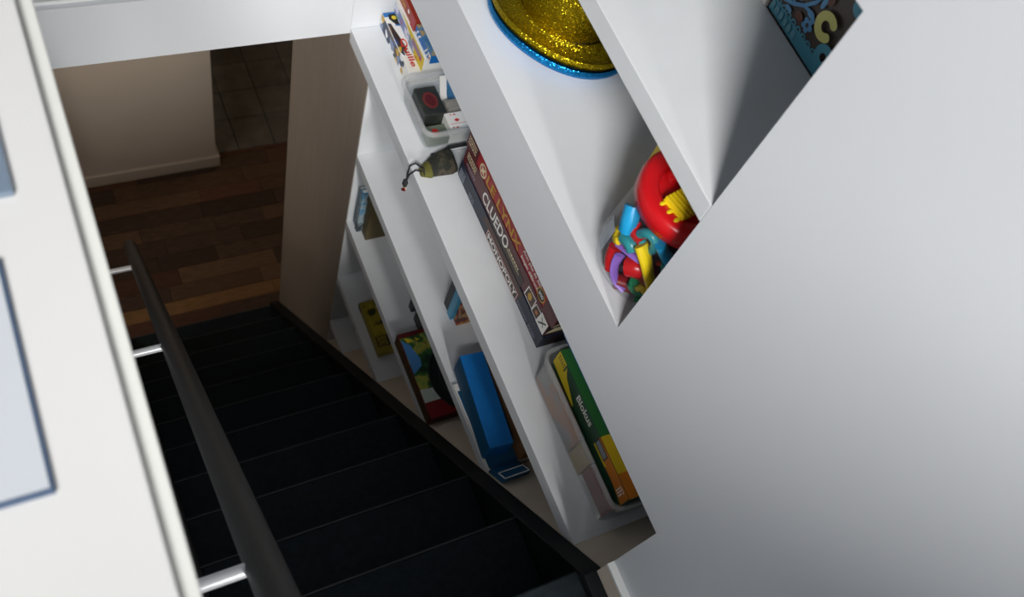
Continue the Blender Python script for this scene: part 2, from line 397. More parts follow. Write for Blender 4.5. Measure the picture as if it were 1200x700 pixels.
# ------------------------------------------------------------------ staircase
st = thing('staircase', 'steep narrow black staircase running down to the wooden floor', 'staircase', (.49, 2.84, -5.944))
NY = lambda k: .194 + .2405*(11-k)
NZ = lambda k: -2.386 - .2965*(11-k)
XL, XR = .035, .942
NOSE = mat('worn_nosing_edge', '#2f3438', .6)
for k in range(11):
    t = MB(); t.box(XL, XR, NY(k)-.275, NY(k), NZ(k)-.05, NZ(k), BLACK2); t.build('tread', st, bevel=.006)
    t = MB(); t.box(XL, XR, NY(k)-.0005, NY(k)+.005, NZ(k)-.010, NZ(k)+.001, NOSE); t.build('nosing', st)
    t = MB(); t.box(XL, XR, NY(k)-.045, NY(k)-.025, NZ(k)-.2965, NZ(k)-.05, BLACK); t.build('riser', st)
t = MB(); t.box(XL, XR, -1.9, NY(11), NZ(11)-.06, NZ(11), BLACK2); t.build('landing_board', st, bevel=.006)
t = MB(); t.box(XL, XR, NY(11)-.045, NY(11)-.025, NZ(10), NZ(11)-.06, BLACK); t.build('riser', st)
for x0, x1 in ((XR, WX-.001), (-.029, XL)):
    t = MB(); t.prism_x([(-1.9, -2.352), (.172, -2.352), (2.868, SL(2.868)), (2.868, -5.944), (2.66, -5.944), (.0, -2.75), (-1.9, -2.75)], x0, x1, BLACK)
    t.build('stringer', st, bevel=.004)

hr = thing('handrail', 'dark grey round handrail sloping down the left side of the stairs', 'handrail', (.13, 1.5, -2.9))
HZ = lambda y: -1.5 - 1.17*(y-.26)
HX = lambda y: .1125 + (.152-.1125)*(y-.26)/(2.75-.26)
t = MB(); t.tube([(HX(y), y, HZ(y)) for y in (-.3, .3, .9, 1.5, 2.1, 2.745, 2.755)], [.032]*6+[.026], RAILM, seg=24); t.build('rail', hr, smooth=40)
for y in (.331, 1.33, 2.32):
    t = MB(); t.tube([(-.029, y, HZ(y)-.0), (HX(y)-.02, y, HZ(y)-.0)], .0125, CHROME, seg=14)
    t.tube([(-.0295, y, HZ(y)), (-.018, y, HZ(y))], .034, CHROME, seg=18); t.build('bracket', hr, smooth=40)

# ------------------------------------------------------------------ built-in shelves
bc = thing('built_in_bookcase', 'white built-in shelves in the wall following the slope of the stairs', 'bookcase', (1.3, 1.2, -5.944))
for zt, th, y0 in ((-2.473, .06, 2.248), (-2.946, .05, 2.04), (-3.424, .05, 2.04), (-3.917, .05, 2.04), (-4.39, .05, 2.04)):
    t = MB(); t.prism_x([(y0, zt), (SLY(zt), zt), (SLY(zt-th), zt-th), (y0, zt-th)], WX, DX-.001, WSHELF); t.build('shelf_board', bc, bevel=.0015)
t = MB(); t.prism_x([(.602, -1.267), (2.248, -1.267), (2.248, -1.216), (.602, -1.216)], WX, DX-.001, WSHELF); t.build('shelf_board', bc, bevel=.0015)
t = MB(); t.prism_x([(.17, SL(.17)), (2.039, SL(2.039)), (2.039, -5.944), (.17, -5.944)], WX, DX-.001, BEIGE); t.build('base_panel', bc)
t = MB(); t.box(WX+.002, DX-.001, 2.0405, 2.0445, SL(2.04)-.2, -2.534, WSHELF); t.build('side_panel', bc)
t = MB(); t.box(DX, DX+.08, .1, 2.3, -5.0, -.6, WHITE); t.build('back_panel', bc)

# ------------------------------------------------------------------ desk by the stair guard, close to the eye
DESKW = mat('light_grey_laminate', '#d0d0cf', .5, spec=.3)
dk = thing('white_desk', 'white desk edge in the near left with two sheets lying on it', 'desk', (-.6, .25, -2.386))
t = MB(); t.box(-1.25, -.0142, -.7, 1.15, -.98, -.945, DESKW); t.build('desk_top', dk, bevel=.003)
for x in (-1.2, -.28):
    for y in (-.65, 1.08):
        t = MB(); t.box(x-.03, x+.03, y-.03, y+.03, -2.386, -.98, WGLOSS); t.build('leg', dk)
SHEET = mat('pale_grey_sheet', '#bfc4ca', .4); SLATE = mat('slate_blue_cover', '#6f7f90', .45); EDGEB = mat('dark_blue_edge', '#40546f', .5)
t = MB(); t.box(-.55, -.0945, .330, .600, -.945, -.938, EDGEB)
o = tag(t.build('folder', loc=(-.32, .46, -.945), bevel=.002), 'pale grey folder with dark blue edges at the lower left, on the white desk', 'folder')
ink('cover_sheet', o, ft(-.55, .600, -.938), [('rect', SHEET, .0, .0, .2645, .4515)])
t = MB(); t.box(-.55, -.0665, .680, 1.02, -.945, -.936, SLATE)
o = tag(t.build('notebook', loc=(-.3, .85, -.945), bevel=.002), 'slate blue notebook at the upper left, farther from the stairs edge on the white desk', 'notebook')

# ------------------------------------------------------------------ game boxes
def game_box(name, label, x0, x1, y0, y1, z0, z1, m, base=None, cat='box', lip=.008, group=None, rot=0.):
    o = thing(name, label, cat, ((x0+x1)/2, (y0+y1)/2, z0), group, rot)
    t = MB(); t.box(x0, x1, y0, y1, z0+lip, z1, m); t.build('lid', o, bevel=.0025)
    t = MB(); t.box(x0+.003, x1-.003, y0+.003, y1-.003, z0, z0+lip, base or m); t.build('tray', o)
    return o
# the stack of three on the shelf level with the floor edge
B1 = -2.473
g = game_box('board_game_box', 'navy board game box at the bottom of the stack of three', 1.146, 1.56, .878, 1.566, B1, -2.394, NAVY, group='stacked board games')
f = fx(1.146, 1.566, B1)
it = [('rect', BROWN, .22, .045, .53, .078), ('rect', REDINK, .258, .006, .512, .048), ('rect', PWHITE, .260, .008, .510, .046), ('rect', DKBROWN, .262, .010, .508, .044),
      ('text', PWHITE, 'MONOPOLY', .268, .014, .234, .027)]
it += [('rect', GREYINK, .012, .016, .052, .058)] + smalltext(NAVY, .015, .02, .05, .055, 3) + smalltext(GREYINK, .10, .015, .14, .04, 3) + smalltext(GREYINK, .52, .018, .60, .03, 2) + smalltext(GREYINK, .61, .012, .66, .035, 3)
ink('lettering', g, f, it)
ink('printed_label', g, fy(1.146, .878, B1), [('rect', DKBROWN, .02, .01, .38, .07)] + smalltext(GREYINK, .03, .02, .2, .05, 3))
g = game_box('board_game_box', 'maroon detective board game box in the middle of the stack of three', 1.147, 1.56, .882, 1.562, -2.394, -2.310, MAROON, group='stacked board games')
f = fx(1.147, 1.562, -2.394)
it = [('rect', DKBROWN, .24, 0.002, .50, .05), ('text', PWHITE, 'CLUEDO', .165, .018, .205, .050)]
it += smalltext(CREAM, .02, .045, .09, .078, 3) + smalltext(GREYINK, .03, .02, .10, .035, 1)
it += [('line', CREAM, [(.36, .052), (.375, .03), (.47, .03)], .0015)] + smalltext(CREAM, .38, .034, .46, .05, 1)
it += [('poly', PWHITE, [(.525, .012), (.53, .066), (.588, .070), (.588, .012)]), ('poly', BROWN, [(.53, .016), (.534, .062), (.584, .065), (.584, .016)]), ('circ', GOLDINK, .555, .04, .012, .016),
       ('poly', PWHITE, [(.585, .008), (.592, .062), (.63, .064), (.63, .008)]), ('poly', BROWN, [(.589, .012), (.595, .058), (.627, .06), (.627, .012)]), ('circ', ORANGE, .61, .035, .008),
       ('poly', PWHITE, [(.622, .006), (.630, .074), (.678, .072), (.676, .006)]), ('line', BLACKINK, [(.635, .02), (.668, .06)], .003), ('line', BLACKINK, [(.64, .058), (.662, .03)], .002)]
ink('lettering', g, f, it)
ink('printed_label', g, fy(1.147, .882, -2.394), [('rect', DKBROWN, .0, .0, .38, .08), ('poly', CREAM, [(.0, .02), (.03, .05), (.09, .055), (.06, .02)]), ('rect', BROWN, .1, .02, .2, .06)])
g = game_box('board_game_box', 'red picture hunt game box on top of the stack of three', 1.147, 1.56, .868, 1.57, -2.310, -2.232, RED, group='stacked board games')
f = fx(1.147, 1.57, -2.310)
it = [('rect', MAROON, .0, .0, .085, .078), ('circ', CREAM, .132, .028, .024, .027), ('circ', RED, .132, .028, .018, .021), ('arc', CREAM, .132, .028, .006, .011, 0, 320), ('line', CREAM, [(.12, .015), (.144, .042)], .003), ('line', CREAM, [(.12, .042), (.144, .015)], .003),
      ('text', GOLDINK, 'LE LYNX', .165, .010, .268, .042),
      ('text', PWHITE, 'Avec plus de 300', .448, .040, .135, .022, .2), ('text', PWHITE, 'images différentes', .450, .012, .14, .022, .2),
      ('rect', MAROON, .63, .0, .702, .078), ('circ', GOLDINK, .60, .032, .026, .026), ('circ', BLACKINK, .60, .032, .021, .021), ('text', PWHITE, '300', .585, .024, .03, .016)]
it += smalltext(CREAM, .01, .02, .07, .06, 3)
ink('lettering', g, f, it)
ink('printed_label', g, fy(1.147, .868, -2.310), [('rect', DKBROWN, .0, .0, .40, .078), ('line', CREAM, [(.0, .01), (.04, .03), (.10, .034)], .003)])

# far end of the same shelf: children's games
KID = ramp_mat('busy_cartoon_print', [(.0, '#23304f'), (.32, '#5a4030'), (.45, '#7d8fb0'), (.55, '#c9a030'), (.66, '#e8e8ea'), (.8, '#2a4a8a')], 60, const=True, voro=True)
g = game_box('skittles_game_box', 'flat white game box with red lettering at the far shelf end', 1.108, 1.56, 1.965, 2.24, B1, -2.405, PAPER)
ink('printed_label', g, fx(1.108, 2.24, B1), [('rect', KID, .0, .006, .23, .066)])
it = [('rect', BLUEINK, .0, .0, .02, .15), ('poly', BLACKINK, [(.008, .018), (.008, .09), (.068, .09), (.058, .03), (.03, .014)]), ('poly', BLUEINK, [(.058, .03), (.068, .09), (.075, .09), (.063, .025)]),
      ('circ', YELLOW, .026, .034, .009), ('circ', GOLDINK, .03, .055, .012), ('rect', KID, .05, .001, .20, .014), ('poly', DKBROWN, [(.05, .012), (.11, .022), (.17, .03), (.20, .018), (.1, .002)]), ('poly', BLACKINK, [(.105, .045), (.13, .07), (.145, .11), (.115, .07)])]
it += [('text', REDINK, 'Quille', .125, .014, .130, .026)]
ink('lettering', g, ft(1.108, 2.24, -2.405), it)
PASTEL = ramp_mat('pastel_puzzle_print', [(.0, '#7f8fc0'), (.4, '#8fa0cc'), (.5, '#b0708c'), (.58, '#6f9a9a'), (.7, '#d8d8ea')], 70, const=True, voro=True)
g = game_box('puzzle_box', 'pastel puzzle box with yellow edge on the white skittles box', 1.152, 1.56, 1.958, 2.238, -2.405, -2.337, PAPER)
ink('printed_label', g, fx(1.152, 2.238, -2.405), [('rect', PASTEL, .0, .002, .20, .045), ('poly', YELLOW, [(.06, .066), (.28, .066), (.28, .001), (.20, .001), (.19, .03)]), ('rect', mat('mauve_ink', '#9a7f9a', .5), .17, .03, .26, .055), ('circ', REDINK, .25, .035, .008), ('poly', GOLDINK, [(.20, .0), (.225, .02), (.235, .0)])])
g = game_box('card_game_box', 'dark red game box with gold lettering on the far pile', 1.156, 1.56, 2.078, 2.245, -2.337, -2.285, mat('brick_red_card', '#9b3322', .45))
ink('lettering', g, fx(1.156, 2.245, -2.337), [('text', GOLDINK, 'JESSIE', .005, .012, .075, .022), ('circ', PWHITE, .105, .034, .008), ('rect', RED, .13, .0, .167, .052)])
STR = ramp_mat('blue_photo_print', [(.0, '#1a3550'), (.45, '#4a7fb0'), (.52, '#6f8aa0'), (.6, '#c0a060'), (.7, '#2a3a50')], 35)
g = game_box('blue_game_box', 'blue game box with white stripes beside the dark red box', 1.158, 1.56, 1.930, 2.074, -2.337, -2.297, BRIGHTBLUE)
ink('printed_label', g, fx(1.158, 2.074, -2.337), [('line', PWHITE, [(.015, .01), (.02, .028), (.03, .036)], .003), ('line', PWHITE, [(.032, .006), (.036, .02), (.05, .034)], .003), ('line', PWHITE, [(.09, .003), (.10, .02), (.112, .04)], .0025), ('line', PWHITE, [(.105, .0), (.118, .02), (.125, .04)], .0025), ('rect', PWHITE, .128, .0, .144, .04), ('text', REDINK, 'M', .131, .015, .01, .016)])
ink('cover_picture', g, ft(1.158, 2.074, -2.297), [('rect', STR, .0, .0, .144, .35)])
t = MB(); t.box(1.236, 1.275, 1.60, 1.925, B1, -2.285, SKYBLUE)
tag(t.build('book', loc=(1.25, 1.76, B1), bevel=.003), 'tall sky blue book standing behind the plastic card tub', 'book')

# ------------------------------------------------------------------ clear tubs
def rrect(x0, x1, y0, y1, r, n=5):
    pts = []
    for cx, cy, a0 in ((x1-r, y1-r, 0), (x0+r, y1-r, 90), (x0+r, y0+r, 180), (x1-r, y0+r, 270)):
        for i in range(n+1):
            a = math.radians(a0+90*i/n); pts.append((cx+r*math.cos(a), cy+r*math.sin(a)))
    return pts
def tub(name, label, x0, x1, y0, y1, z0, z1, r, body_m, rim_m, taper=.012, rim=.012, wall=.004):
    o = thing(name, label, 'tub', ((x0+x1)/2, (y0+y1)/2, z0))
    def ring(d, z, rr): return [(a, b, z) for a, b in rrect(x0-d, x1+d, y0-d, y1+d, max(rr+d, .004))]
    n = len(ring(0, 0, r)); mb = MB()
    L = [ring(-taper-.02, z0, r), ring(-taper, z0+.012, r), ring(0, z1-.004, r), ring(-wall, z1-.004, r), ring(-taper-wall, z0+.012, r), ring(-taper-.02-wall, z0+.004, r)]
    vs = [p for q in L for p in q]
    fs = [(i*n+k, i*n+(k+1) % n, (i+1)*n+(k+1) % n, (i+1)*n+k) for i in range(len(L)-1) for k in range(n)]
    fs += [tuple(range(n))[::-1], tuple((len(L)-1)*n+k for k in range(n))]
    mb.add(vs, fs, body_m); mb.build('tub_body', o, smooth=50)
    mb = MB(); L = [ring(0, z1-.016, r), ring(rim, z1-.014, r), ring(rim+.002, z1-.004, r), ring(rim*.7, z1+.003, r), ring(rim*.2, z1+.003, r), ring(-wall, z1-.004, r), ring(-wall, z1-.016, r)]
    vs = [p for q in L for p in q]; M_ = len(L)
    fs = [(i*n+k, i*n+(k+1) % n, ((i+1) % M_)*n+(k+1) % n, ((i+1) % M_)*n+k) for i in range(M_) for k in range(n)]
    mb.add(vs, fs, rim_m); mb.build('rim', o, smooth=50)
    return o
tub('card_tub', 'small clear plastic tub holding playing cards on the white shelf', 1.062, 1.33, 1.675, 1.915, B1, -2.368, .03, MILKY, RIMM, taper=.006)
# what lies in it
DKGAME = ramp_mat('black_tin_print', [(.0, '#1b1d1c'), (.5, '#2a2e2b'), (.7, '#3a4038')], 30)
t = MB(); t.box(1.092, 1.172, 1.765, 1.885, B1+.006, -2.392, DKGAME)
o = tag(t.build('card_box', loc=(1.13, 1.82, B1+.006), bevel=.004), 'black card box with a dark red oval inside the clear tub', 'box')
ink('printed_label', o, ft(1.092, 1.885, -2.392), [('circ', mat('dark_red_ink', '#6b2a28', .5), .06, .04, .036, .026), ('circ', MAROON, .06, .04, .026, .018)])
t = MB(); t.box(1.082, 1.165, 1.692, 1.750, B1+.006, -2.43, mat('grey_green_card', '#6a7466', .5))
o = tag(t.build('card_deck', loc=(1.12, 1.72, B1+.006), bevel=.003), 'low grey green card deck with red spot at the tub front', 'cards')
ink('printed_label', o, ft(1.082, 1.75, -2.43), [('circ', REDINK, .03, .035, .015, .012)])
t = MB(); t.box(1.160, 1.29, 1.690, 1.765, B1+.006, -2.397, PAPER)
dk2 = tag(t.build('card_deck', loc=(1.24, 1.73, B1+.006), bevel=.002), 'deck of playing cards lying face up in the tub, red diamonds showing', 'cards')
def dia(a, b, s): return [(a-s*.7, b), (a, b-s), (a+s*.7, b), (a, b+s)]
ink('card_face', dk2, fy(1.160, 1.690, B1+.006), [('rect', PAPER, .0, .0, .128, .07)])
ink('card_face', dk2, ft(1.160, 1.765, -2.397), [('rect', PAPER, .001, .001, .074, .127), ('line', REDINK, [(.048, .006), (.048, .122)], .0008), ('poly', REDINK, dia(.034, .035, .011)), ('poly', REDINK, dia(.034, .092, .011)), ('poly', REDINK, dia(.010, .02, .004)), ('poly', REDINK, dia(.064, .012, .004)), ('text', REDINK, '4', .006, .028, .008, .012), ('text', REDINK, '4', .060, .02, .008, .012)])
t = MB()
for i in range(6): t.box(1.184+.001*(i % 2), 1.31, 1.780+i*.008, 1.787+i*.008, B1+.006, -2.399-.004*(i % 3), mat('grey_card_edge', '#9a958c', .6))
tag(t.build('card_deck', loc=(1.24, 1.80, B1+.006)), 'deck of grey-backed cards on edge behind the face-up deck', 'cards')
t = MB(); t.prism_x([(1.842, B1+.006), (1.915-.02, -2.368), (1.92-.02, -2.366), (1.848, B1+.006)], 1.190, 1.215, PAPER)
tag(t.build('playing_card', loc=(1.2, 1.87, B1+.006)), 'single white card leaning at the far side of the tub', 'card')

# clear lid lying between tub and boxes
t = MB(); t.prism_z(rrect(1.10, 1.36, 1.585, 1.660, .02), B1, B1+.008, RIMM)
o = tag(t.build('tub_lid', loc=(1.23, 1.62, B1), smooth=40), 'clear plastic lid with dark rim lying between the tub and the boxes', 'lid')
t = MB(); t.tube([(1.08, 1.650, B1+.012), (1.115, 1.652, B1+.014), (1.15, 1.664, B1+.022), (1.25, 1.664, B1+.024), (1.36, 1.662, B1+.02)], .007, mat('dark_rubber', '#24282a', .35), seg=8)
t.build('seal', o, smooth=50)

# pouch with drawstring
CAMO = ramp_mat('camouflage_cloth', [(.0, '#121411'), (.42, '#24261f'), (.52, '#3d3b2c'), (.6, '#4d4438'), (.7, '#171915')], 45, .85)
OLV = mat('olive_cloth', '#5c5a1e', .8, vary=.15, vscale=60)
po = thing('drawstring_pouch', 'small camouflage drawstring pouch lying over the white shelf edge', 'pouch', (1.07, 1.60, B1))
secs = [(1.020, .016, .012, 1.592), (1.030, .022, .016, 1.592), (1.042, .030, .018, 1.594), (1.052, .033, .020, 1.595), (1.075, .040, .026, 1.598), (1.10, .046, .030, 1.603), (1.125, .050, .029, 1.607), (1.142, .047, .024, 1.610), (1.150, .036, .014, 1.611)]
def sack(sec, m_):
    t = MB(); n = 16; vs = []
    for i, (x, hy, hz, cy) in enumerate(sec):
        for k in range(n):
            a = 2*math.pi*k/n; q = 1+.05*math.sin(3*a+i*1.3)
            vs.append((x+.012*math.sin(a*1)*0, cy+hy*math.cos(a)*q, B1+max(0, hz+hz*math.sin(a)*q)))
    fs = [(i*n+k, i*n+(k+1) % n, (i+1)*n+(k+1) % n, (i+1)*n+k) for i in range(len(sec)-1) for k in range(n)] + [tuple(range(n)), tuple((len(sec)-1)*n+k for k in range(n))[::-1]]
    return t.add(vs, fs, m_)
sack(secs[3:], CAMO).build('sack', po, smooth=60); sack(secs[:4], OLV).build('neck', po, smooth=60)
CORD = mat('black_cord', '#1a1a1c', .7)
t = MB(); t.tube([(1.022, 1.60, B1+.03), (1.008, 1.617, B1+.035), (.992, 1.622, B1+.02), (.984, 1.612, B1-.01), (.982, 1.602, B1-.045)], .0035, CORD, seg=6)
t.tube([(1.022, 1.586, B1+.026), (1.004, 1.60, B1+.02), (.988, 1.605, B1-.005), (.981, 1.606, B1-.045)], .003, CORD, seg=6)
t.tube([(1.028, 1.575, B1+.02), (1.026, 1.592, B1+.037), (1.028, 1.609, B1+.02)], .004, CORD, seg=6)
t.build('drawstring', po, smooth=50)
t = MB(); t.tube([(.981, 1.612, B1-.043), (.980, 1.606, B1-.055), (.979, 1.60, B1-.066)], [.007, .011, .006], CORD, seg=8); t.build('knot', po, smooth=60)
t = MB(); t.prism_x([(1.596, B1-.066), (1.585, B1-.072), (1.607, B1-.098), (1.613, B1-.092)], .974, .977, PLDRED); t.prism_x([(1.598, B1-.06), (1.587, B1-.066), (1.611, B1-.085), (1.615, B1-.078)], .9775, .979, CREAM); t.build('tag', po)

# near clear tub with a bright game in it
tub('game_tub', 'large clear plastic tub holding a green and yellow game, near shelf end', 1.088, 1.50, .295, .800, B1, -2.302, .035, MILKY, RIMM, taper=.004, rim=.008)
ORPR = ramp_mat('orange_grey_print', [(.0, '#8a5a3a'), (.45, '#b8774a'), (.55, '#8d8a86'), (.75, '#9c968c')], 9)
o = game_box('block_game_box', 'green and yellow tile game box lying inside the near clear tub', 1.130, 1.42, .306, .785, B1+.005+.045, -2.285, DKGREEN)
ink('lettering', o, fx(1.130, .785, -2.423), [('poly', YELLOW, [(.0, .062), (.0, .137), (.05, .137), (.075, .10), (.15, .06), (.15, .05)]), ('rect', DKGREEN, .048, .10, .055, .137)] + smalltext(BLACKINK, .008, .105, .045, .128, 2)
    + [('text', PWHITE, 'Blokus', .143, .098, .095, .032), ('poly', ORANGE, [(.284, .137), (.475, .137), (.475, .072), (.40, .085), (.284, .08)]), ('poly', YELLOW, [(.284, .080), (.284, .092), (.36, .094), (.36, .08)]),
       ('rect', BLACKINK, .282, .092, .345, .128), ('rect', GREYINK, .286, .097, .341, .123), ('rect', PWHITE, .432, .085, .436, .112), ('rect', PWHITE, .440, .085, .444, .118), ('rect', PWHITE, .448, .085, .453, .112), ('circ', PWHITE, .443, .125, .004), ('circ', PWHITE, .452, .124, .004), ('circ', PWHITE, .434, .121, .004)])
YOR = ramp_mat('yellow_orange_print', [(.0, '#c9a81c'), (.5, '#d9b81e'), (.8, '#d0881e')], 4)
ink('cover_picture', o, ft(1.130, .785, -2.285), [('rect', GREEN, .0, .0, .284, .29), ('rect', YOR, .284, .0, .478, .29), ('rect', ORANGE, .40, .0, .478, .29)])
t = MB(); t.box(1.13, 1.42, .32, .78, B1+.005, -2.424, mat('black_game_tray', '#202325', .5)); tag(t.build('storage_tray', loc=(1.27, .55, B1+.005), bevel=.004), 'black tray under the green and yellow box in the near tub', 'tray')
t = MB(); t.box(1.098, 1.122, .53, .782, B1+.005, -2.365, ORPR); tag(t.build('book', loc=(1.11, .65, B1+.005), bevel=.003), 'orange and grey booklet standing at the far inside of the near tub', 'book')
t = MB(); t.box(1.098, 1.122, .455, .525, B1+.005, -2.37, mat('tan_card', '#b59a62', .55)); tag(t.build('card_pack', loc=(1.11, .49, B1+.005), bevel=.003), 'tan pack between the orange booklet and the dusky red box', 'box')
t = MB(); t.box(1.098, 1.122, .312, .450, B1+.005, -2.37, mat('dusky_red_card', '#8a4b48', .5))
o = tag(t.build('card_pack', loc=(1.11, .38, B1+.005), bevel=.003), 'dusky red card box at the near inside of the near tub', 'box')
ink('lettering', o, fx(1.098, .45, B1+.005), [('rect', PAPER, .0, .0, .138, .03)] + smalltext(GREYINK, .02, .006, .12, .024, 2))
t = MB(); t.box(1.160, 1.235, .48, .83, -2.2845, -2.264, BRIGHTBLUE)
tag(t.build('booklet', loc=(1.21, .7, -2.2849), bevel=.002), 'bright blue booklet lying on the green and yellow game box', 'book')

# ------------------------------------------------------------------ second shelf down
B2 = -2.946
# flat blue game with white edges, part of it past the shelf end
t = MB(); t.box(1.002, 1.30, .66, 1.00, B2, B2+.012, PAPER)
o = tag(t.build('game_board', loc=(1.15, .82, B2), bevel=.001), 'folded white-edged game board lying under the bright blue box', 'game board')
ink('printed_label', o, ft(1.002, 1.0, B2+.012), [('rect', DEEPBLUE, .03, .006, .334, .28)])
g = game_box('blue_box', 'large plain bright blue box on the second shelf down', 1.011, 1.099, .700, 1.052, B2+.0125, -2.815, BRIGHTBLUE, DEEPBLUE, rot=-.08)
ink('side_print', g, fx(1.011, 1.052, B2+.0125), [('rect', DEEPBLUE, .004, .004, .348, .112)])
t = MB(); t.box(1.118, 1.21, .66, 1.040, B2+.0125, -2.80, CARDB)
tag(t.build('cardboard_box', loc=(1.16, .86, B2+.0125), bevel=.002), 'brown cardboard box standing behind the bright blue box', 'box')
# plastic sleeve sliding over the end of the shelf
zs = lambda y: SL(y)+.004
def slope_slab(x0, x1, ya, yb, h0, h1, m_):
    t = MB(); t.prism_x([(ya, SL(ya)+h0), (yb, SL(yb)+h0), (yb, SL(yb)+h1), (ya, SL(ya)+h1)], x0, x1, m_); return t
o = tag(slope_slab(1.004, 1.105, .588, .66, .003, .045, DEEPBLUE).build('card_case', loc=(1.05, .62, SL(.62)), bevel=.002), 'dark blue card case with white outlines on the cream slope', 'box')
mb = MB()
for a, b in (((1.008, .592), (1.1, .592)), ((1.1, .592), (1.1, .625)), ((1.1, .625), (1.008, .625)), ((1.008, .625), (1.008, .592))):
    za, zb = SL(a[1])+.0475, SL(b[1])+.0475
    mb.tube([(a[0], a[1], za), (b[0], b[1], zb)], .0018, PWHITE, seg=6)
mb.build('white_outline', o)
# small books standing upright at the back of this shelf
def book(x0, x1, y0, y1, z0, z1, cover, pages, label, name='book', lean=0., group=None):
    o = thing(name, label, 'book', ((x0+x1)/2, (y0+y1)/2, z0), group)
    t = MB(); t.box(x0, x1, y0, y0+.004, z0, z1, cover); t.box(x0, x1, y1-.004, y1, z0, z1, cover); t.box(x0, x0+.004, y0+.004, y1-.004, z0, z1, cover); t.build('cover', o, bevel=.001)
    t = MB(); t.box(x0+.004, x1-.006, y0+.004, y1-.004, z0+.003, z1-.003, pages); t.build('pages', o)
    return o
REDPR = ramp_mat('dark_red_yellow_print', [(.0, '#2a1a16'), (.42, '#5a231b'), (.5, '#b0431f'), (.58, '#c9a040'), (.66, '#2b5a7a'), (.8, '#33201c')], 40)
book(1.106, 1.40, 1.222, 1.248, B2, -2.66, REDPR, PAPER, 'dark book with red and yellow cover on the second shelf down')
book(1.092, 1.38, 1.252, 1.285, B2, -2.65, mat('light_teal_card', '#4f9cc0', .5), PAPER, 'light blue book beside the dark red book, second shelf down')
book(1.096, 1.38, 1.29, 1.325, B2, -2.65, mat('near_black_card', '#20262a', .5), PAPER, 'thin near-black book leftmost in the group on the second shelf down')

# ------------------------------------------------------------------ third shelf down
B3 = -3.424
MAG = ramp_mat('magazine_spine_print', [(.0, '#28455e'), (.4, '#5f93b5'), (.5, '#a8b8bf'), (.6, '#2c3a44')], 28, stretch=(1, 1, 1))
o = book(1.024, 1.30, 1.976, 1.998, B3, -3.13, MAG, PAPER, 'pale blue magazine standing at the far end of the third shelf down')
ink('lettering', o, fx(1.024, 1.998, B3), smalltext(CREAM, .004, .09, .026, .12, 3))
book(1.030, 1.30, 2.004, 2.034, B3, -3.16, mat('grey_blue_card', '#5f7482', .5), PAPER, 'grey blue book against the far side of the third shelf down')
book(1.048, 1.34, 1.926, 1.972, B3, -3.08, mat('olive_brown_card', '#5c5030', .6, vary=.15, vscale=20), PAPER, 'thick olive brown book beside the pale blue magazine')
LAND = ramp_mat('green_landscape_print', [(.0, '#16261c'), (.40, '#1e3a26'), (.50, '#3a6a34'), (.56, '#b5ad4a'), (.62, '#6a9a48'), (.75, '#1e3c2a')], 16, detail=4)
g = game_box('landscape_game_box', 'dark red game box with a green landscape picture, third shelf down', .998, 1.34, 1.022, 1.415, B3, -3.338, mat('dark_red_card', '#5e181b', .45), mat('dark_umber_card', '#2c2018', .5))
MIST = mat('mist_ink', '#cdd8cf', .5); SKYI = mat('sky_ink', '#4f8fd0', .5)
ink('cover_picture', g, ft(.998, 1.415, -3.338), [('rect', LAND, .022, .004, .32, .33), ('poly', SKYI, [(.03, .006), (.06, .035), (.13, .055), (.16, .05), (.19, .006)]), ('poly', YELLOW, [(.025, .02), (.03, .04), (.045, .06), (.05, .03)]), ('poly', YELLOW, [(.03, .066), (.045, .085), (.05, .066)]),
    ('poly', MIST, [(.26, .004), (.265, .05), (.25, .09), (.275, .13), (.32, .13), (.32, .004)]), ('rect', mat('deep_red_ink', '#84191d', .45), .322, .004, .39, .33)])
UMB = ramp_mat('brown_band_print', [(.0, '#2a2013'), (.5, '#4c3b1f'), (.6, '#6b5426'), (.75, '#241a12')], 50)
ink('side_print', g, fx(.998, 1.415, B3), [('rect', UMB, .01, .012, .38, .08)])
# round black tray on the box
o = thing('round_tray', 'round black tray leaning over the landscape game box', 'tray', (1.20, 1.16, -3.338))
t = MB(); t.lathe(1.222, 1.165, [(.150, -3.3365), (.168, -3.332), (.172, -3.322), (.168, -3.314), (.156, -3.318), (.150, -3.326), (.02, -3.326)], mat('black_rubber_plastic', '#1d2224', .45), seg=56); t.build('dish', o, smooth=50)
t = MB(); t.lathe(1.222, 1.165, [(.130, -3.3259), (.134, -3.322), (.126, -3.3215), (.122, -3.3259)], mat('dark_grey_plastic', '#2b3033', .4), seg=56, cap0=False, cap1=False); t.build('ring', o, smooth=50)
book(1.118, 1.36, 1.535, 1.565, B3, -3.24, mat('petrol_card', '#1f3038', .5), PAPER, 'dark petrol book standing alone, middle of the third shelf down')
g = game_box('frame_game_box', 'small dark box with teal outline behind the landscape game', 1.115, 1.32, 1.424, 1.50, B3, -3.355, mat('charcoal_card', '#2a2c2c', .5))
ink('printed_label', g, ft(1.115, 1.50, -3.355), [('line', TEAL, [(.01, .17), (.01, .012), (.06, .012)], .004)])

